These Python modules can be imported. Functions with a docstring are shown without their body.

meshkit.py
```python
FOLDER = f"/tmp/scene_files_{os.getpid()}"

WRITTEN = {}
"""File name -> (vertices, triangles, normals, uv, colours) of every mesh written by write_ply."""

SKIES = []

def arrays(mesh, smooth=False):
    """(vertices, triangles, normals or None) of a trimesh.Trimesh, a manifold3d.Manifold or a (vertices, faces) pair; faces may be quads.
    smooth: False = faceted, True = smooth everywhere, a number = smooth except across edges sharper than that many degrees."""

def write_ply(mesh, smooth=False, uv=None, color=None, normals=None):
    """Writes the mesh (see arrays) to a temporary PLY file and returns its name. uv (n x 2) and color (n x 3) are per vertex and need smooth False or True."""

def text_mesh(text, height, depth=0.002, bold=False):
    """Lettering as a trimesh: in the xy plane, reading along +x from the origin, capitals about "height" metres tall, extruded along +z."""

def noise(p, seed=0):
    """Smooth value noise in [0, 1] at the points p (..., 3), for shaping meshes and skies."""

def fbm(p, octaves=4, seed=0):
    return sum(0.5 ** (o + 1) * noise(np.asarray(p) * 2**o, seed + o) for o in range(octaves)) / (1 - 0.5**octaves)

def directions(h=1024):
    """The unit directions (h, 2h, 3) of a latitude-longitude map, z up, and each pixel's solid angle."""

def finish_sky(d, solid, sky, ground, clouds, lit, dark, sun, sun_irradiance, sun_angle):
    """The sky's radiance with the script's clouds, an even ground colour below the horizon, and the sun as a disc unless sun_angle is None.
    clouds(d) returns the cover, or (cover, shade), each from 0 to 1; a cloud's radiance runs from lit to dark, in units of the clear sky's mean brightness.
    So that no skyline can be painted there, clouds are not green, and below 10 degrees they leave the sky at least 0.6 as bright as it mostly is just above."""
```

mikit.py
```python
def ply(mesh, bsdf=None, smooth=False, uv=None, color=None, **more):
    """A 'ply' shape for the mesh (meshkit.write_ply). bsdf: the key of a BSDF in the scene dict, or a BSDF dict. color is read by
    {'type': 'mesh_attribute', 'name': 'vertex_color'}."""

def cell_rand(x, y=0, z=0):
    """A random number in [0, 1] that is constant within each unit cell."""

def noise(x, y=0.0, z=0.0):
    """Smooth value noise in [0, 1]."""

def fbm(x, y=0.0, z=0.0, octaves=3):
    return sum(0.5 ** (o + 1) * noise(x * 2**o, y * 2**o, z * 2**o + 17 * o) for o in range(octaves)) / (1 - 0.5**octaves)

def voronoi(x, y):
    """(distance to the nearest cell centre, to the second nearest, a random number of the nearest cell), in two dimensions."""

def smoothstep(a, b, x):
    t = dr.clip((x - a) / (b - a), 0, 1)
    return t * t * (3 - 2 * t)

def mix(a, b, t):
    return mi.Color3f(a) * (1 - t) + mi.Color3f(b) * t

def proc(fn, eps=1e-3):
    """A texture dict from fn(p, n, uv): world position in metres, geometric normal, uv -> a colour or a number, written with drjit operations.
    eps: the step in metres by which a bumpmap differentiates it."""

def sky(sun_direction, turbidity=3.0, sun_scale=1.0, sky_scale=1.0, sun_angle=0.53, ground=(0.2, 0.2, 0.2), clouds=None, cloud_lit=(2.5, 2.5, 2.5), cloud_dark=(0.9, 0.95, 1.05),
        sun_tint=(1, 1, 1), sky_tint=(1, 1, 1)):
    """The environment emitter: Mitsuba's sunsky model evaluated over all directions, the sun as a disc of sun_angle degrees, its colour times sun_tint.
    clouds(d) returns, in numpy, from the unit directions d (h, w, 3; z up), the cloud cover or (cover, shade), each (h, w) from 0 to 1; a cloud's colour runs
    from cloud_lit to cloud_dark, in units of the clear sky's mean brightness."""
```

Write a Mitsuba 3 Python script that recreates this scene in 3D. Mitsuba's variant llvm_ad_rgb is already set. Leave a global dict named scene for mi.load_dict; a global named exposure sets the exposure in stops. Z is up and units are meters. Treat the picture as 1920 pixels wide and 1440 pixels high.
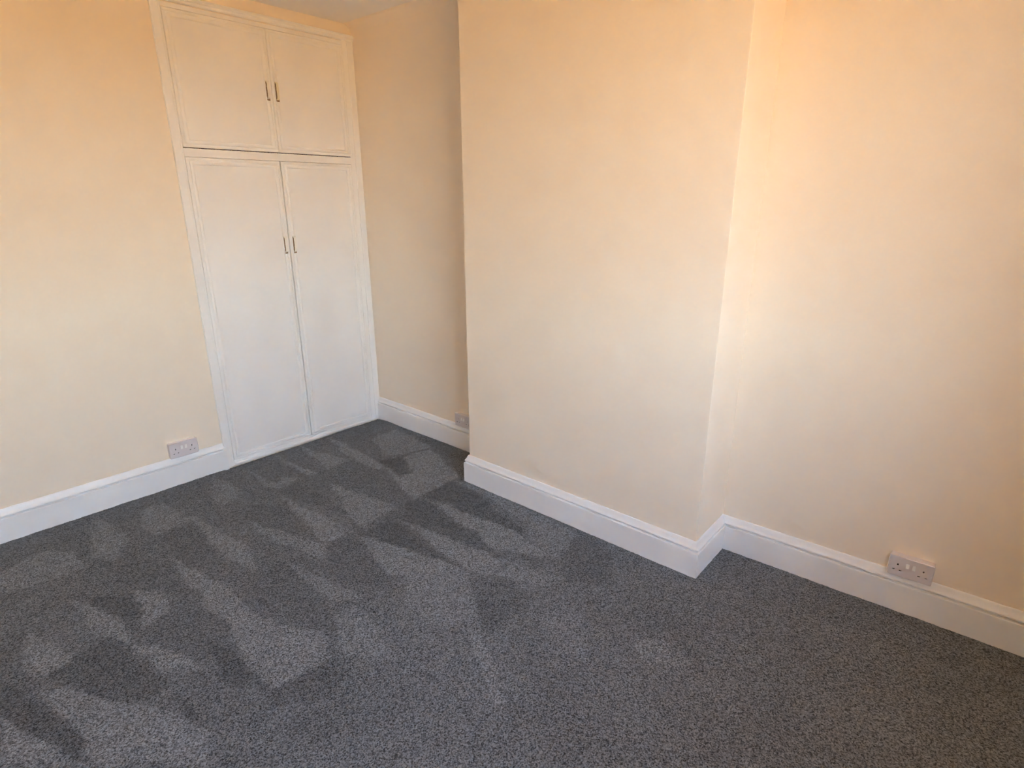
import math
import numpy as np
import trimesh
import manifold3d as m3
from shapely.geometry import Polygon, box as sbox, Point
from shapely import affinity
import drjit as dr
import mitsuba as mi
import mikit
import meshkit
from mikit import noise, fbm, smoothstep, mix, proc

T4 = mi.ScalarTransform4f
scene, labels = {'type': 'scene'}, {}

# ---------------------------------------------------------------- camera, sky, exposure
ROT = np.array([[0.760166, 0.649726, -0.00176], [0.197333, -0.233455, -0.952133], [-0.619037, 0.723432, -0.305678]])          # rows: image right, image down, view direction
CAM = np.array([3.40757, -2.44934, 1.56572])
FPX = 1083.334                    # focal length in pixels of the 1920 frame
cm = np.eye(4)
cm[:3, 0], cm[:3, 1], cm[:3, 2], cm[:3, 3] = -ROT[0], -ROT[1], ROT[2], CAM
scene['camera'] = {'type': 'perspective', 'fov': math.degrees(2 * math.atan(960 / FPX)), 'fov_axis': 'x',
                   'near_clip': 0.02, 'far_clip': 200.0, 'to_world': T4(cm.tolist())}
exposure = 4.97
HORIZON = (1.46, 1.45, 1.25)   # pale sky near the horizon, seen through the window
ZENITH = (0.65, 1.03, 1.55)     # deeper blue overhead
GROUND = (0.275, 0.168, 0.063)  # the warm brick street outside, in full sun (the sun stands behind the house)


def haze(d):
    """A hazy sky: pale low down, thinning to blue overhead."""
    z = np.clip(d[..., 2] / 0.6, 0, 1) ** 0.7
    t = np.clip((d[..., 2] - 0.45) / 0.4, 0, 1)
    return 1.0 - 0.75 * t * t * (3 - 2 * t), z


scene['sky'] = mikit.sky((-0.7, 0.2, 0.6), turbidity=4.0, sun_scale=5.0, sky_scale=1.0, sun_angle=None, ground=GROUND, clouds=haze,
                         cloud_lit=[5.0 * v for v in HORIZON], cloud_dark=[5.0 * v for v in ZENITH])

# ---------------------------------------------------------------- plan of the room (metres)
X1, X2, DB = 1.2487, 2.607, 0.3024      # chimney breast: left edge, right edge, depth
XR, YF, ZC = 3.95, -3.95, 2.587         # window wall, wall behind the camera, ceiling
SK_T, SK_H = 0.0245, 0.164              # skirting
YAW_L, YAW_R = -0.0109, 0.03125         # the left wall and the right alcove are slightly out of square
AR = (X2, -0.0023)                      # corner of the right alcove
ROT_L = T4().rotate([0, 0, 1], math.degrees(YAW_L))
ROT_R = T4().translate([AR[0], AR[1], 0]).rotate([0, 0, 1], math.degrees(YAW_R))

# ---------------------------------------------------------------- materials


def bsdf(name, **kw):
    scene[name] = {'type': 'twosided', 'b': {'type': 'principled', **kw}}
    return name


def rgb(*c):
    return {'type': 'rgb', 'value': list(c)}


def roller(p, n, uv):
    """Fine orange-peel stipple of rolled emulsion paint."""
    return 0.6 * noise(p.x * 150, p.y * 150, p.z * 150) + 0.4 * noise(p.x * 420, p.y * 420, p.z * 420)


def wall_color(p, n, uv):
    t = fbm(p.x * 1.7, p.y * 1.7, p.z * 1.7)
    return mix((0.80, 0.715, 0.60), (0.825, 0.74, 0.625), t)


def gloss_color(p, n, uv):
    t = noise(p.x * 9, p.y * 9, p.z * 3)
    return mix((0.765, 0.782, 0.80), (0.805, 0.82, 0.835), t)


def brush(p, n, uv):
    """Faint brush marks in old gloss paint, running with the board."""
    return 0.5 * noise(p.x * 260, p.y * 260, p.z * 14) + 0.5 * noise(p.x * 40, p.y * 40, p.z * 40)


def cupboard_color(p, n, uv):
    t = noise(p.x * 8, p.y * 8, p.z * 2.5)
    return mix((0.785, 0.785, 0.785), (0.825, 0.825, 0.825), t)


def ceiling_color(p, n, uv):
    return mix((0.70, 0.69, 0.67), (0.74, 0.73, 0.71), fbm(p.x * 2, p.y * 2, p.z))


scene['wall_paint'] = {'type': 'twosided', 'b': {'type': 'bumpmap', 'arbitrary': proc(roller), 'scale': 0.0006,
                       'bsdf': {'type': 'principled', 'base_color': proc(wall_color), 'roughness': 0.62, 'specular': 0.35}}}
scene['gloss_white'] = {'type': 'twosided', 'b': {'type': 'bumpmap', 'arbitrary': proc(brush), 'scale': 0.0003,
                        'bsdf': {'type': 'principled', 'base_color': proc(gloss_color), 'roughness': 0.36, 'specular': 0.5}}}
scene['cupboard_paint'] = {'type': 'twosided', 'b': {'type': 'bumpmap', 'arbitrary': proc(brush), 'scale': 0.0004,
                           'bsdf': {'type': 'principled', 'base_color': proc(cupboard_color), 'roughness': 0.42, 'specular': 0.5}}}
bsdf('ceiling_paint', base_color=proc(ceiling_color), roughness=0.8, specular=0.2)
bsdf('cupboard_inside', base_color=rgb(0.10, 0.075, 0.05), roughness=0.8)
bsdf('old_metal', base_color=rgb(0.24, 0.165, 0.10), roughness=0.5, metallic=0.2)
bsdf('handle_paint', base_color=rgb(0.79, 0.77, 0.72), roughness=0.38)
bsdf('handle_cream', base_color=rgb(0.75, 0.69, 0.52), roughness=0.38)
bsdf('socket_white', base_color=rgb(0.66, 0.62, 0.64), roughness=0.3)
bsdf('switch_white', base_color=rgb(0.80, 0.80, 0.80), roughness=0.25)
bsdf('socket_dark', base_color=rgb(0.012, 0.01, 0.01), roughness=0.6)
bsdf('underlay', base_color=rgb(0.08, 0.075, 0.07), roughness=0.9)
scene['pane_glass'] = {'type': 'thindielectric', 'int_ior': 1.5}

# The pile of the carpet lies one way or the other where the vacuum cleaner went: strokes in three rows, in world metres.
# Each entry: how far the stroke lightens (+) or darkens (-) the pile, and the corners x, y, x, y, ... of the stroke.
NAP = [
(0.9, [0.7, -0.58, 0.44, -0.57, 0.05, -0.49, 0.17, -0.47, 0.71, -0.5]),
(0.8, [0.51, -0.76, 0.02, -0.67, 0.49, -0.6]),
(0.9, [0.46, -0.89, 0.02, -0.86, 0.15, -0.85, 0.51, -0.83]),
(0.5, [0.42, -1.13, 0.07, -1.07, 0.12, -1.07, 0.42, -1.06]),
(0.6, [0.44, -1.11, 0.36, -1.0, 0.46, -0.95, 0.49, -1.07]),
(0.4, [0.45, -1.39, 0.37, -1.39, 0.03, -1.24, 0.15, -1.22, 0.37, -1.21]),
(0.6, [0.6, -0.41, 0.31, -0.32, 0.28, -0.09, 0.74, -0.13]),
(0.8, [1.16, -0.66, 0.99, -0.59, 0.69, -0.33, 0.75, -0.15, 1.17, -0.31, 1.17, -0.45]),
(0.8, [1.11, -0.66, 0.74, -0.51, 0.91, -0.53, 1.16, -0.6]),
(-0.9, [0.89, -0.53, 0.64, -0.48, 0.67, -0.35, 0.91, -0.44]),
(-0.35, [0.48, -0.95, 0.48, -0.62, 0.74, -0.54, 1.1, -0.67, 1.12, -0.76, 0.86, -0.88]),
(0.7, [1.18, -1.02, 0.62, -0.85, 1.17, -0.78]),
(0.8, [1.19, -1.21, 0.57, -1.11, 1.18, -1.06]),
(0.55, [0.9, -1.36, 0.69, -1.35, 1.18, -1.21, 1.26, -1.27, 1.17, -1.31]),
(-0.6, [0.52, -1.08, 0.49, -0.96, 1.1, -0.97, 0.75, -1.06]),
(-0.5, [0.71, -1.33, 0.55, -1.29, 0.72, -1.15, 0.9, -1.16, 1.18, -1.21, 0.98, -1.26]),
(-0.9, [1.22, -1.06, 1.23, -0.86, 1.8, -0.93, 1.75, -0.96]),
(-0.5, [1.4, -1.32, 1.18, -1.21, 1.22, -1.08, 1.49, -1.12, 1.71, -1.21, 1.67, -1.26]),
(0.7, [1.61, -1.17, 1.24, -1.07, 1.32, -1.04, 1.7, -0.95, 1.86, -0.93, 1.84, -1.08]),
(0.6, [1.41, -1.44, 1.16, -1.41, 1.21, -1.4, 1.66, -1.26, 1.57, -1.43]),
(-0.5, [1.33, -1.64, 1.16, -1.54, 1.16, -1.43, 1.46, -1.45, 1.51, -1.51]),
(-0.9, [1.18, -0.58, 1.17, -0.38, 1.33, -0.39, 1.8, -0.5, 1.83, -0.54, 1.52, -0.57]),
(0.5, [1.77, -0.43, 1.17, -0.36, 1.24, -0.34, 1.85, -0.33]),
(0.5, [2.06, -0.58, 1.9, -0.54, 1.78, -0.45, 1.83, -0.34, 2.05, -0.36]),
(0.7, [1.79, -0.72, 1.41, -0.67, 1.21, -0.61, 1.52, -0.57, 1.84, -0.55, 2.06, -0.58, 2.02, -0.64]),
(-0.8, [1.32, -0.84, 1.15, -0.7, 1.21, -0.61, 1.6, -0.67, 1.91, -0.74, 1.87, -0.75]),
(0.8, [1.78, -0.91, 1.57, -0.88, 1.31, -0.84, 1.56, -0.8, 1.92, -0.75, 1.92, -0.88]),
(0.6, [1.93, -0.87, 1.95, -0.75, 2.2, -0.69, 2.16, -0.79]),
(-0.6, [2.06, -0.72, 1.94, -0.68, 2.02, -0.64, 2.08, -0.66]),
(-0.5, [2.22, -0.71, 2.09, -0.58, 2.05, -0.42, 2.11, -0.34, 2.28, -0.42, 2.36, -0.62]),
(-0.45, [2.17, -1.13, 2.07, -1.08, 1.89, -0.95, 1.96, -0.85, 2.19, -0.87]),
(0.5, [1.81, -1.25, 1.54, -1.03, 1.79, -0.94, 1.91, -0.96, 2.09, -1.12, 2.02, -1.22]),
(0.5, [0.48, -1.96, 0.36, -1.94, 0.07, -1.87, 0.12, -1.85, 0.42, -1.8, 0.56, -1.9]),
(0.5, [0.36, -1.72, 0.17, -1.66, 0.15, -1.57, 0.47, -1.51, 0.48, -1.72]),
(0.7, [0.85, -1.58, 0.41, -1.53, 0.47, -1.51, 1.01, -1.47, 1.13, -1.53]),
(0.5, [0.49, -2.3, 0.29, -2.27, 0.22, -2.11, 0.34, -2.01, 0.53, -1.98]),
(-0.5, [0.34, -2.01, 0.14, -2.0, 0.21, -1.92, 0.53, -1.99]),
(-0.5, [0.83, -1.73, 0.48, -1.69, 0.5, -1.56, 0.85, -1.58, 0.96, -1.62]),
(0.8, [1.33, -1.77, 1.02, -1.76, 0.72, -1.72, 1.12, -1.66, 1.4, -1.66, 1.54, -1.73]),
(0.7, [1.14, -1.98, 0.86, -1.93, 0.93, -1.86, 1.12, -1.88]),
(0.6, [0.76, -2.12, 0.81, -2.09, 1.0, -2.02, 1.17, -2.03, 1.08, -2.12]),
(0.7, [1.1, -2.06, 1.44, -1.93, 1.54, -1.93, 1.43, -2.02]),
(-0.5, [0.49, -1.96, 0.82, -1.74, 1.1, -1.79, 1.06, -1.84, 0.84, -1.92, 0.69, -1.95]),
(-0.8, [0.74, -2.08, 0.87, -1.93, 1.12, -1.98, 1.03, -2.03]),
(-0.4, [1.24, -2.0, 1.14, -1.98, 1.1, -1.79, 1.51, -1.76, 1.45, -1.91]),
(0.7, [1.09, -2.33, 0.95, -2.31, 0.83, -2.29, 0.98, -2.25, 1.12, -2.22, 1.15, -2.3]),
(-0.5, [1.06, -2.4, 0.76, -2.35, 0.84, -2.29, 1.08, -2.34]),
(-0.8, [1.15, -2.29, 1.09, -2.09, 1.51, -2.03, 1.55, -2.1, 1.45, -2.18]),
(0.6, [1.33, -2.31, 1.19, -2.31, 1.28, -2.25, 1.7, -2.05, 1.82, -2.02, 1.93, -2.07, 1.66, -2.29]),
(-0.9, [1.25, -2.43, 1.07, -2.4, 1.14, -2.36, 1.33, -2.31, 1.55, -2.27, 1.62, -2.31, 1.55, -2.35, 1.33, -2.41]),
(0.8, [1.47, -2.46, 1.26, -2.43, 1.64, -2.32]),
(-1, [1.7, -2.05, 1.6, -2.05, 1.66, -2.02, 1.79, -2.02]),
(-0.7, [1.85, -1.84, 1.78, -1.81, 1.83, -1.6, 1.94, -1.62, 1.98, -1.69, 1.96, -1.75]),
(-0.4, [1.36, -1.68, 1.2, -1.63, 1.37, -1.44, 1.67, -1.48, 1.67, -1.57]),
(0.6, [1.62, -1.81, 1.44, -1.77, 1.3, -1.71, 1.72, -1.55, 1.83, -1.6, 1.79, -1.8]),
(-0.9, [1.6, -1.91, 1.44, -1.85, 1.54, -1.8, 1.8, -1.8, 1.78, -1.82]),
(-0.4, [2.03, -1.88, 1.95, -1.84, 2.02, -1.74, 2.16, -1.76]),
(0.4, [1.88, -1.58, 1.61, -1.44, 1.68, -1.37, 1.86, -1.38, 1.97, -1.47]),
(0.7, [2.4, -1.37, 2.24, -1.27, 2.02, -1.11, 2.16, -1.17, 2.24, -1.2, 2.44, -1.35]),
(-0.6, [2.16, -1.15, 1.97, -1.02, 2.09, -1.03, 2.18, -1.13]),
(0.35, [2.42, -1.06, 2.26, -0.91, 2.39, -0.84, 2.54, -1.02]),
(0.5, [2.7, -0.89, 2.6, -0.81, 2.7, -0.76, 2.8, -0.83]),
(-0.5, [2.88, -0.82, 2.72, -0.72, 2.83, -0.7]),
(-0.4, [2.37, -1.18, 2.33, -1.1, 2.43, -1.16]),
]

STROKES = []
for w_, flat in NAP:
    q_ = np.array(flat).reshape(-1, 2)
    if Polygon(q_).exterior.is_ccw is False:
        q_ = q_[::-1]
    edges = []
    for a_, b_ in zip(q_, np.roll(q_, -1, 0)):
        e_ = b_ - a_
        ln = np.hypot(*e_)
        if ln > 1e-6:
            nx, ny = e_[1] / ln, -e_[0] / ln
            edges.append((float(nx), float(ny), float(nx * a_[0] + ny * a_[1])))
    STROKES.append((float(w_), edges))


def nap(x, y):
    wx = x + 0.035 * (noise(x * 9, y * 9, 1) - 0.5) + 0.02 * (noise(x * 38, y * 38, 2) - 0.5)
    wy = y + 0.035 * (noise(x * 9, y * 9, 5) - 0.5) + 0.02 * (noise(x * 38, y * 38, 6) - 0.5)
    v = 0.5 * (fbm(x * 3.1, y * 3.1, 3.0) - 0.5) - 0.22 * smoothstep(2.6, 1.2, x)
    for w, edges in STROKES:
        w = w if w > 0 else 0.85 * w
        d = mi.Float(-9)
        for nx, ny, c in edges:
            d = dr.maximum(d, wx * nx + wy * ny - c)
        k = 0.85 * (1 - smoothstep(-0.013, 0.013, d))
        v = v * (1 - k) + w * k
    return v


def tufts(x, y):
    a = noise(x * 260 + 0.8 * noise(x * 60, y * 60, 9), y * 260, 0.5)
    b = noise(x * 470, y * 470, 7.5)
    return 0.58 * a + 0.42 * b


def carpet_color(p, n, uv):
    x, y = p.x, p.y
    t = tufts(x, y)
    s = smoothstep(0.22, 0.80, t)
    c = mix((0.020, 0.0232, 0.0258), (0.236, 0.262, 0.289), s)
    fleck = smoothstep(0.80, 0.9, noise(x * 270, y * 270, 21.5))
    c = mix(c, (0.34, 0.36, 0.39), 0.6 * fleck)
    return c * (1.03 + 0.50 * nap(x, y) + 0.22 * (fbm(x * 26, y * 26, 4.0) - 0.5))


def carpet_bump(p, n, uv):
    return tufts(p.x, p.y)


scene['carpet_pile'] = {'type': 'twosided', 'b': {'type': 'bumpmap', 'arbitrary': proc(carpet_bump, 1.2e-3), 'scale': 0.004,
                        'bsdf': {'type': 'principled', 'base_color': proc(carpet_color), 'roughness': 0.95, 'specular': 0.1, 'sheen': 0.25}}}

# ---------------------------------------------------------------- mesh helpers


def add(key, mesh, mat, tw=None, smooth=False, label=None, cat=None, group=None, kind=None, **more):
    d = mikit.ply(mesh, mat, smooth=smooth, **more)
    if tw is not None:
        d['to_world'] = tw
    scene[key] = d
    tag(key, label, cat, group, kind)
    return key


def again(key, source, tw, **kw):
    scene[key] = {**scene[source], 'to_world': tw}
    tag(key, **kw)


def tag(key, label=None, cat=None, group=None, kind=None):
    e = {k: v for k, v in (('label', label), ('category', cat), ('group', group), ('kind', kind)) if v}
    if e:
        labels[key] = {**labels.get(key, {}), **e}


def bx(x0, x1, y0, y1, z0, z1, r=0.0):
    """A box, with chamfered edges of size r."""
    if r <= 0:
        return trimesh.creation.box(bounds=[[x0, y0, z0], [x1, y1, z1]])
    pts = []
    for sx, xx in ((1, x0), (-1, x1)):
        for sy, yy in ((1, y0), (-1, y1)):
            for sz, zz in ((1, z0), (-1, z1)):
                pts += [(xx, yy + sy * r, zz + sz * r), (xx + sx * r, yy, zz + sz * r), (xx + sx * r, yy + sy * r, zz)]
    return trimesh.convex.convex_hull(np.array(pts))


def join(*ms):
    return trimesh.util.concatenate(list(ms))


def prism(poly, h, plane='xy', at=0.0):
    """Extrude a shapely polygon: in the plane xy upward, or in the plane yz (first coordinate y) along +x, or in xz along +y."""
    m = trimesh.creation.extrude_polygon(poly, h, engine='earcut')
    v = m.vertices.copy()
    if plane == 'yz':
        m.vertices = np.c_[v[:, 2] + at, v[:, 0], v[:, 1]]
    elif plane == 'xz':
        m.vertices = np.c_[v[:, 0], v[:, 2] + at, v[:, 1]]
        m.invert()
    else:
        m.vertices = v + [0, 0, at]
    return m


def sweep(profile, line, closed=False):
    """Moulding: profile [(t, z)] (t = how far it stands off the wall, into the room) mitred along the plan line [(x, y)], the room on the line's right.
    Returns one mesh per straight run."""
    line = np.array(line, float)
    n = len(line)
    d = np.diff(line, axis=0)
    d /= np.linalg.norm(d, axis=1, keepdims=True)
    nrm = np.c_[d[:, 1], -d[:, 0]]
    off = []
    for i in range(n):
        if i == 0 or i == n - 1:
            off.append(nrm[0 if i == 0 else -1])
        else:
            a, b = nrm[i - 1], nrm[i]
            off.append((a + b) / (1 + a @ b))
    prof = np.array(profile, float)
    runs = []
    k = len(prof)
    for i in range(n - 1):
        v = []
        for j in (i, i + 1):
            v += [(line[j][0] + off[j][0] * t, line[j][1] + off[j][1] * t, z) for t, z in prof]
        v = np.array(v)
        f = []
        for a in range(k):
            b = (a + 1) % k
            f += [(a, b, k + b), (a, k + b, k + a)]
        caps = trimesh.creation.triangulate_polygon(Polygon(prof), engine='earcut')
        tri = np.array(caps[1])
        # match cap vertices to the profile order
        idx = np.array([int(np.argmin(((prof - c) ** 2).sum(1))) for c in caps[0]])
        tri = idx[tri]
        f = np.array(f + [tuple(t) for t in tri] + [tuple(k + t[::-1]) for t in tri])
        m = trimesh.Trimesh(v, f, process=False)
        trimesh.repair.fix_normals(m)
        runs.append(m)
    return runs


def arc(cx, cz, r, a0, a1, n=6):
    return [(cx + r * math.cos(math.radians(a)), cz + r * math.sin(math.radians(a))) for a in np.linspace(a0, a1, n)]


# ---------------------------------------------------------------- floor, ceiling, walls
add('floor', bx(-0.25, XR + 0.3, YF - 0.25, 0.35, -0.16, -0.014), 'underlay', kind='structure')

# The carpet: a fine grid, gently uneven, up to and under the skirting
STEP = 0.0105
gx, gy = np.arange(-0.06, XR + 0.02, STEP), np.arange(YF - 0.02, 0.10, STEP)
GX, GY = np.meshgrid(gx, gy, indexing='ij')
pz = np.stack([GX, GY, 0 * GX], -1)
GZ = 0.0035 * (meshkit.fbm(pz * 45, 2, 3) - 0.5) + 0.003 * (meshkit.noise(pz * 7, 8) - 0.5)
GZ -= 0.0048 * np.clip((0.075 - GX) / 0.03, 0, 1) * (GY > -1.16)      # pressed down along the plinth
idx = np.arange(GX.size).reshape(GX.shape)
cxm, cym = GX[:-1, :-1] + STEP / 2, GY[:-1, :-1] + STEP / 2
inside = (cxm > 0.0109 * cym + np.where(cym > -1.14, 0.021, 0.008)) & (cxm < XR - 0.008) & (cym > YF + 0.008)
inside &= np.where(cxm < X1, cym < -0.006, True) & np.where(cxm > X2, cym < AR[1] + YAW_R * (cxm - X2) - 0.006, True)
inside &= ~((cxm > X1 - 0.008) & (cxm < X2 + 0.008) & (cym > -DB - 0.008))
q = np.stack([idx[:-1, :-1], idx[1:, :-1], idx[1:, 1:], idx[:-1, 1:]], -1)[inside]
used, inv = np.unique(q, return_inverse=True)
add('carpet', (np.stack([GX, GY, GZ], -1).reshape(-1, 3)[used], inv.reshape(-1, 4)), 'carpet_pile', smooth=True,
    label='dark grey speckled fitted carpet with light and dark vacuum stroke marks, covering the whole floor', cat='carpet')

# ceiling, with the soft plaster cove over the back wall
cv = 0.05
add('ceiling', bx(-0.25, XR + 0.3, YF - 0.25, 0.35, ZC, ZC + 0.15), 'ceiling_paint', kind='structure')
cove = Polygon([(0.0, ZC - cv), (0.01, ZC - cv), (0.01, ZC + 0.01), (-cv, ZC + 0.01), (-cv, ZC)] + [(-cv + cv * math.sin(a), ZC - cv + cv * math.cos(a)) for a in np.linspace(0, math.pi / 2, 9)[1:-1]])
add('ceiling__cove', prism(cove, X1 + 0.02, 'yz', -0.02), 'wall_paint', smooth=50, label='rounded plaster junction between the ceiling and the alcove wall')

# left wall (local: plane x = 0, running along y), with the opening of the cupboard
CY0, CY1, CZ1 = -1.118, -0.008, 2.478
wl = Polygon([(YF - 0.2, -0.1), (0.1, -0.1), (0.1, ZC + 0.02), (YF - 0.2, ZC + 0.02)], [[(CY0, 0.0), (CY1, 0.0), (CY1, CZ1), (CY0, CZ1)]])
add('wall_left', prism(wl, 0.14, 'yz', -0.14), 'wall_paint', tw=ROT_L, kind='structure')
add('wall_back', bx(-0.2, X1 + 0.1, 0.0, 0.2, -0.1, ZC + 0.02), 'wall_paint', kind='structure')


def corner_round(x, y, sx, sy, r, n=6):
    """Points of a rounded outer corner at (x, y)."""
    cx, cy = x - sx * r, y - sy * r
    a0 = math.atan2(sy, sx)
    return [(cx + r * math.cos(a), cy + r * math.sin(a)) for a in np.linspace(a0 - math.pi / 4, a0 + math.pi / 4, n)]


breast = Polygon([(X1, 0.1)] + corner_round(X1, -DB, -1, -1, 0.004) + corner_round(X2, -DB, 1, -1, 0.003) + [(X2, 0.1)])
add('wall_chimney_breast', prism(breast, ZC + 0.12, 'xy', -0.1), 'wall_paint', smooth=40, kind='structure')
add('wall_alcove', bx(-0.06, 1.6, 0.0, 0.2, -0.1, ZC + 0.02), 'wall_paint', tw=ROT_R, kind='structure')
WY0, WY1, WZ0, WZ1 = -2.70, -1.18, 0.96, 2.38      # window opening
wr = Polygon([(YF - 0.2, -0.1), (0.2, -0.1), (0.2, ZC + 0.02), (YF - 0.2, ZC + 0.02)], [[(WY0, WZ0), (WY1, WZ0), (WY1, WZ1), (WY0, WZ1)]])
add('wall_right', prism(wr, 0.26, 'yz', XR), 'wall_paint', kind='structure')
add('wall_front', bx(-0.2, XR + 0.1, YF - 0.2, YF, -0.1, ZC + 0.02), 'wall_paint', kind='structure')

# sash window in the right wall (behind the camera's right shoulder)
xw = XR + 0.13
fr = [bx(xw - 0.05, xw + 0.05, WY0, WY0 + 0.06, WZ0, WZ1), bx(xw - 0.05, xw + 0.05, WY1 - 0.06, WY1, WZ0, WZ1),
      bx(xw - 0.05, xw + 0.05, WY0 + 0.06, WY1 - 0.06, WZ1 - 0.06, WZ1), bx(xw - 0.05, xw + 0.05, WY0 + 0.06, WY1 - 0.06, WZ0, WZ0 + 0.07)]
add('window_1', join(*fr), 'gloss_white', kind='structure')
ym, zm = (WY0 + WY1) / 2, (WZ0 + WZ1) / 2
add('window_1__mullion', bx(xw - 0.04, xw + 0.04, ym - 0.035, ym + 0.035, WZ0 + 0.07, WZ1 - 0.06), 'gloss_white')
for i, (ya, yb) in enumerate(((WY0 + 0.06, ym - 0.035), (ym + 0.035, WY1 - 0.06))):
    sfx = '' if i == 0 else '_001'
    add('window_1__meeting_rail' + sfx, bx(xw - 0.025, xw + 0.025, ya, yb, zm - 0.02, zm + 0.02), 'gloss_white')
    for j, (za, zb) in enumerate(((WZ0 + 0.07, zm - 0.02), (zm + 0.02, WZ1 - 0.06))):
        k = 2 * i + j
        pane = trimesh.Trimesh([[xw, ya, za], [xw, yb, za], [xw, yb, zb], [xw, ya, zb]], [[0, 1, 2], [0, 2, 3]], process=False)
        add('window_1__pane' + ('' if k == 0 else '_%03d' % k), pane, 'pane_glass')
add('window_1__sill', bx(XR - 0.04, XR + 0.10, WY0 - 0.04, WY1 + 0.04, WZ0 - 0.03, WZ0, 0.004), 'gloss_white')

# ---------------------------------------------------------------- skirting boards: plain face, quirk and bead, ogee top
G = SK_H
skirt = [(0, -0.012), (SK_T, -0.012), (SK_T, G - 0.0465)] + arc(SK_T - 0.003, G - 0.0465, 0.003, 20, 90, 4) + [(SK_T - 0.006, G - 0.0432), (SK_T - 0.018, G - 0.0425), (SK_T - 0.018, G - 0.038)]
t0 = SK_T - 0.0035
skirt += [(t0 - 0.002, G - 0.037)] + arc(t0 - 0.006, G - 0.031, 0.006, -30, 60, 5)
skirt += [(t0 - 0.0062, G - 0.0215), (t0 - 0.0095, G - 0.015), (t0 - 0.0115, G - 0.0085), (t0 - 0.0135, G - 0.003), (0.0045, G), (0, G)]
A_END = 1.5
ca, sa = math.cos(YAW_R), math.sin(YAW_R)
back_line = [(0.011, 0.0), (X1, 0.0), (X1, -DB), (X2, -DB), AR, (AR[0] + A_END * ca, AR[1] + A_END * sa)]
XE = XR
back_line[-1] = (XE, AR[1] + math.tan(YAW_R) * (XE - AR[0]))
runs = sweep(skirt, back_line)
for nm, m in zip(('baseboard_back', 'baseboard_chimney_side', 'baseboard_chimney_breast', 'baseboard_chimney_return', 'baseboard_alcove'), runs):
    add(nm, m, 'gloss_white', smooth=35, kind='structure')
bl = sweep(skirt, [(0, YF + 0.02), (0, -1.137)])[0]
add('baseboard_left', bl, 'gloss_white', tw=ROT_L, smooth=35, kind='structure')
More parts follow.
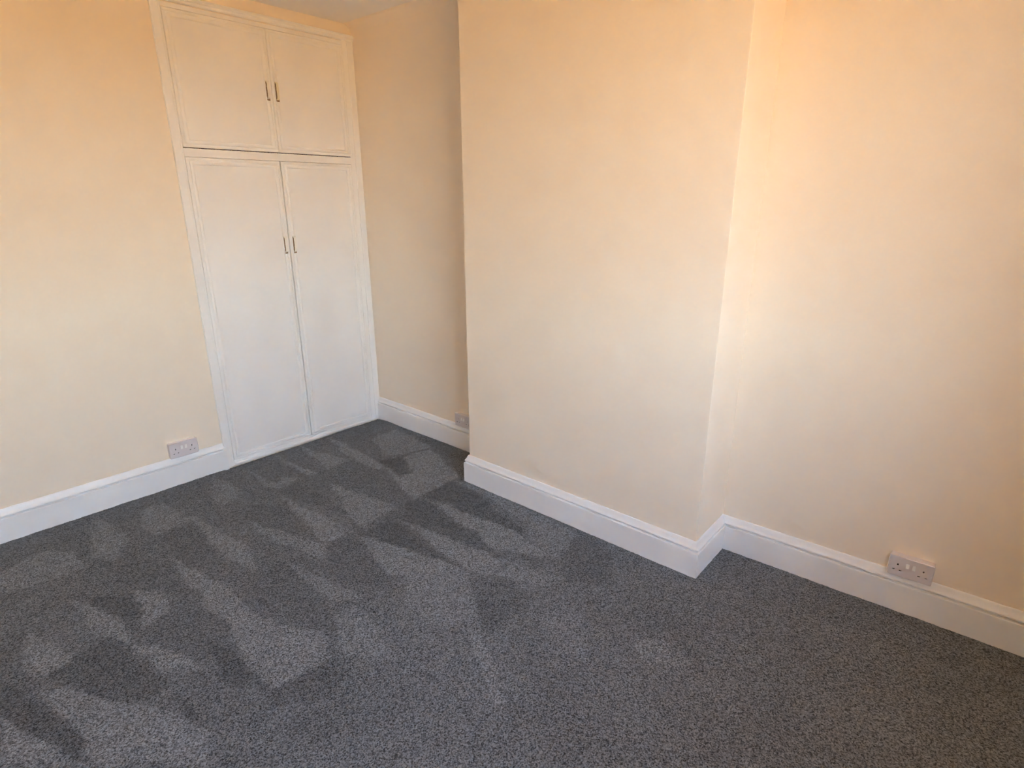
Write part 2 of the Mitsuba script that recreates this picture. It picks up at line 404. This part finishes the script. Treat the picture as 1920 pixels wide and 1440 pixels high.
add('baseboard_right', sweep(skirt, [(XR, 0.01), (XR, YF + 0.02)])[0], 'gloss_white', smooth=35, kind='structure')
add('baseboard_front', sweep(skirt, [(XR, YF), (-0.02, YF)])[0], 'gloss_white', smooth=35, kind='structure')

# ---------------------------------------------------------------- built-in cupboard (local frame of the left wall)
C = 'cupboard'
tag(C, 'tall white painted built-in cupboard with two short doors over two long doors', 'cupboard')
XF = 0.012                                     # face of frame and doors
FY0, FY1 = -1.147, -0.003
DL, DM, DR = -1.097, -0.5705, -0.083           # door edges and meeting line
ZB, ZL, ZU, ZT = 0.034, 1.776, 1.8245, 2.4625  # plinth, long doors' top, short doors' bottom, short doors' top


def part(name, mesh, mat='cupboard_paint', smooth=False, label=None):
    return add(C + '__' + name, mesh, mat, tw=ROT_L, smooth=smooth, label=label)


cb = join(bx(-0.50, -0.48, CY0 - 0.02, CY1 + 0.02, 0.001, CZ1), bx(-0.48, -0.012, CY0 - 0.02, CY0 - 0.001, 0.001, CZ1), bx(-0.48, -0.012, CY1 - 0.001, CY1 + 0.006, 0.001, CZ1),
          bx(-0.48, -0.012, CY0, CY1, CZ1 - 0.015, CZ1), bx(-0.48, -0.012, CY0, CY1, 0.001, 0.02))
part('carcass', cb, 'cupboard_inside', label='dark unlit inside of the cupboard behind the door gaps')
part('shelf', bx(-0.47, -0.02, CY0 + 0.002, CY1 - 0.004, 1.79, 1.81), 'cupboard_inside')
# frame: two stiles with a raised outer strip, rail, plinth, head and cornice moulding
GAP = 0.0016
part('stile', join(bx(-0.02, XF, FY0 + 0.001, DL - GAP, 0.0, 2.50, 0.0015), bx(0.0, XF + 0.004, FY0, -1.108, 0.0, 2.50, 0.003)))
part('stile_001', join(bx(-0.02, XF, DR + GAP, -0.022, 0.0, 2.50, 0.0015), bx(0.0, XF + 0.004, -0.048, FY1 + 0.002, 0.0, 2.50, 0.003)))
part('head_rail', bx(-0.02, XF, DL - GAP, DR + GAP, ZT + GAP, 2.4855, 0.0012))
part('middle_rail', bx(-0.02, XF, DL - GAP, DR + GAP, ZL + GAP, ZU - 0.0042, 0.0015))
part('plinth', join(bx(-0.02, XF - 0.002, DL - GAP, DR + GAP, 0.0, ZB - GAP, 0.0012), bx(0.0, XF + 0.006, DL - 0.02, DR + 0.02, 0.0, 0.016, 0.003)))
corn = Polygon([(0.0, 2.4905), (0.019, 2.4905), (0.022, 2.494), (0.022, 2.503), (0.026, 2.507), (0.026, 2.514), (0.020, 2.522), (0.013, 2.527), (0.0, 2.527)])
part('cornice', prism(corn, FY1 + 0.002 - FY0 + 0.004, 'xz', FY0 - 0.004))
hx = XF + 0.018


def arch_handle(yc, z0, z1, w, off, t=0.004):
    """Bow pull: a flat strap that rises from two feet."""
    path = [(XF, z0), (XF + 0.006, z0 + 0.001), (XF + off - 0.004, z0 + 0.006), (XF + off, z0 + 0.014), (XF + off, z1 - 0.014), (XF + off - 0.004, z1 - 0.006), (XF + 0.006, z1 - 0.001), (XF, z1)]
    zm_ = (z0 + z1) / 2
    inner = [(max(x - t, XF), zm_ + (z - zm_) * (1 - 2 * t / (z1 - z0))) for x, z in path]
    p = Polygon(path + inner[::-1]).buffer(0)
    return prism(p, w, 'xz', yc - w / 2)


def door(name, ya, yb, za, zb, hz, hside, mat, label, hlabel):
    """A flat door with a half-round bead planted round its face; hside: +1 when the handle is at its +y edge."""
    part(name, bx(-0.012, XF - 0.0005, ya, yb, za, zb, 0.0012), label=label)
    # bead
    inset, w, hgt = 0.017, 0.021, 0.0075
    out, inn = (ya + inset, yb - inset, za + inset, zb - inset), (ya + inset + w, yb - inset - w, za + inset + w, zb - inset - w)
    rings = []
    for k in range(9):
        u = k / 8
        s = (1 - math.cos(math.pi * u)) / 2 * w
        rings.append((s, XF - 0.001 + (hgt + 0.001) * math.sin(math.pi * u)))
    v, f = [], []
    for s, x in rings:
        y0, y1, z0, z1 = out[0] + s, out[1] - s, out[2] + s, out[3] - s
        v += [(x, y0, z0), (x, y1, z0), (x, y1, z1), (x, y0, z1)]
    for k in range(8):
        for c in range(4):
            a, b = 4 * k + c, 4 * k + (c + 1) % 4
            f.append((a, b, b + 4, a + 4))
    part(name + '__bead', (np.array(v), np.array(f)), smooth=40)
    # thin flat margin strip outside the bead, a touch proud
    e = 0.0015
    ms = [bx(XF - 0.002, XF + 0.0025, ya + e, yb - e, za + e, za + inset - 0.003, 0.001), bx(XF - 0.002, XF + 0.0025, ya + e, yb - e, zb - inset + 0.003, zb - e, 0.001),
          bx(XF - 0.002, XF + 0.0025, ya + e, ya + inset - 0.003, za + inset, zb - inset, 0.001), bx(XF - 0.002, XF + 0.0025, yb - inset + 0.003, yb - e, za + inset, zb - inset, 0.001)]
    part(name + '__edge_strip', join(*ms))
    hy = (yb - 0.0285) if hside > 0 else (ya + 0.0247)
    part(name + '__backplate', bx(XF - 0.001, XF + 0.0095, hy - 0.006, hy + 0.011, hz - 0.053, hz + 0.047, 0.001), 'old_metal', label='dark metal backplate')
    part(name + '__handle', arch_handle(hy, hz - 0.048, hz + 0.05, 0.012, 0.022), mat, smooth=30, label=hlabel)


m_ = 0.0028
door('door', DL, DM - m_, ZB, ZL, 1.300, 1, 'handle_paint', 'long lower door on the side of the open wall', 'white painted bow handle')
door('door_001', DM + m_, DR, ZB, ZL, 1.300, -1, 'handle_paint', 'long lower door beside the alcove', 'white painted bow handle')
door('door_002', DL, DM - 0.0011, ZU, ZT, 2.150, 1, 'handle_paint', 'short upper door on the side of the open wall', 'white painted bow handle')
door('door_003', DM + 0.0011, DR, ZU, ZT, 2.150, -1, 'handle_cream', 'short upper door beside the alcove', 'cream coloured bow handle')

# ---------------------------------------------------------------- double sockets (local: face towards -y, x along the wall, origin at the bottom left on the wall)


def rounded(w, h, r):
    return sbox(r, r, w - r, h - r).buffer(r, quad_segs=5)


SW, SH = 0.146, 0.086
PIN = [(0.0315, 0.050, 0.0047, 0.0082), (0.0205, 0.0265, 0.0078, 0.0046), (0.0425, 0.0265, 0.0078, 0.0046)]
PIN = PIN + [(SW - 0.0315 + 0, 0.050, 0.0047, 0.0082), (SW - 0.0425, 0.0265, 0.0078, 0.0046), (SW - 0.0205, 0.0265, 0.0078, 0.0046)]


def socket_meshes(depth):
    """(back box, face plate with six pin holes, dark shutters behind the holes, rocker)"""
    boxm = prism(rounded(SW - 0.004, SH - 0.004, 0.006), depth - 0.009, 'xz', -(depth - 0.009))
    boxm.apply_translation([0.002, 0, 0.002])
    outer = rounded(SW, SH, 0.006)
    face = outer.buffer(-0.0022)
    holes = [sbox(x - w / 2, z - h / 2, x + w / 2, z + h / 2) for x, z, w, h in PIN]
    front = face
    for h in holes:
        front = front.difference(h)
    plate = [prism(front, 0.0035, 'xz', -depth)]
    rim = outer.difference(face.buffer(-0.002))
    plate.append(prism(rim, 0.0075, 'xz', -depth + 0.002))
    # bevel between rim and face
    a, b = np.array(outer.exterior.coords)[:-1], np.array(face.exterior.coords)[:-1]
    bb = np.array([face.exterior.interpolate(face.exterior.project(Point(p))).coords[0] for p in a])
    n = len(a)
    v = [(p[0], -depth + 0.002, p[1]) for p in a] + [(p[0], -depth, p[1]) for p in bb]
    f = [(i, (i + 1) % n, n + (i + 1) % n, n + i) for i in range(n)]
    plate.append(trimesh.Trimesh(v, np.vstack([[(q_[0], q_[1], q_[2]), (q_[0], q_[2], q_[3])] for q_ in f]), process=False))
    shutters = [bx(x - w / 2 - 0.001, x + w / 2 + 0.001, -depth + 0.0025, -depth + 0.005, z - h / 2 - 0.001, z + h / 2 + 0.001) for x, z, w, h in PIN]
    pts = [(sx * 0.0055, y, sz * 0.0095) for sx in (-1, 1) for sz in (-1, 1) for y in (0.002,)] + [(sx * 0.005, -0.0045, -0.009) for sx in (-1, 1)] + [(sx * 0.005, -0.0012, 0.009) for sx in (-1, 1)]
    rocker = trimesh.convex.convex_hull(np.array(pts))
    rocker.apply_translation([0, -depth, 0])
    return boxm, join(*plate), shutters, rocker


def socket(key, tw, depth, label):
    boxm, plate, shutters, rocker = socket_meshes(depth)
    tag(key, label, 'wall socket', 'double wall sockets above the skirting')
    add(key + '__back_box', boxm, 'socket_white', tw=tw, smooth=40)
    add(key + '__face_plate', plate, 'socket_white', tw=tw, smooth=30)
    for i, m in enumerate(shutters):
        add(key + '__pin_hole' + ('' if i == 0 else '_%03d' % i), m, 'socket_dark', tw=tw)
    r1, r2 = rocker.copy(), rocker.copy()
    r1.apply_translation([SW / 2 - 0.0105, 0, 0.0545])
    r2.apply_translation([SW / 2 + 0.0105, 0, 0.0545])
    add(key + '__switch', r1, 'switch_white', tw=tw, label='white rocker switch')
    add(key + '__switch_001', r2, 'switch_white', tw=tw, label='white rocker switch')


socket('wall_socket', T4().translate([AR[0], AR[1], 0]).rotate([0, 0, 1], math.degrees(YAW_R)).translate([3.2637 - AR[0], 0, 0.160]), 0.035,
       'white double wall socket on the wall right of the chimney breast, largest of the three')
# on the left wall: local x runs from -y to +y, its face looks to +x
socket('wall_socket_001', ROT_L @ T4().translate([0, -1.442, 0.1655]).rotate([0, 0, 1], 90).scale([1.05, 1.0, 1.05]), 0.031,
       'white double wall socket on the left wall above its skirting, beside the cupboard frame')
socket('wall_socket_002', T4().translate([0.848, 0, 0.163]), 0.030,
       'white double wall socket in the alcove beside the cupboard, partly hidden by the chimney breast')

del scene['type']
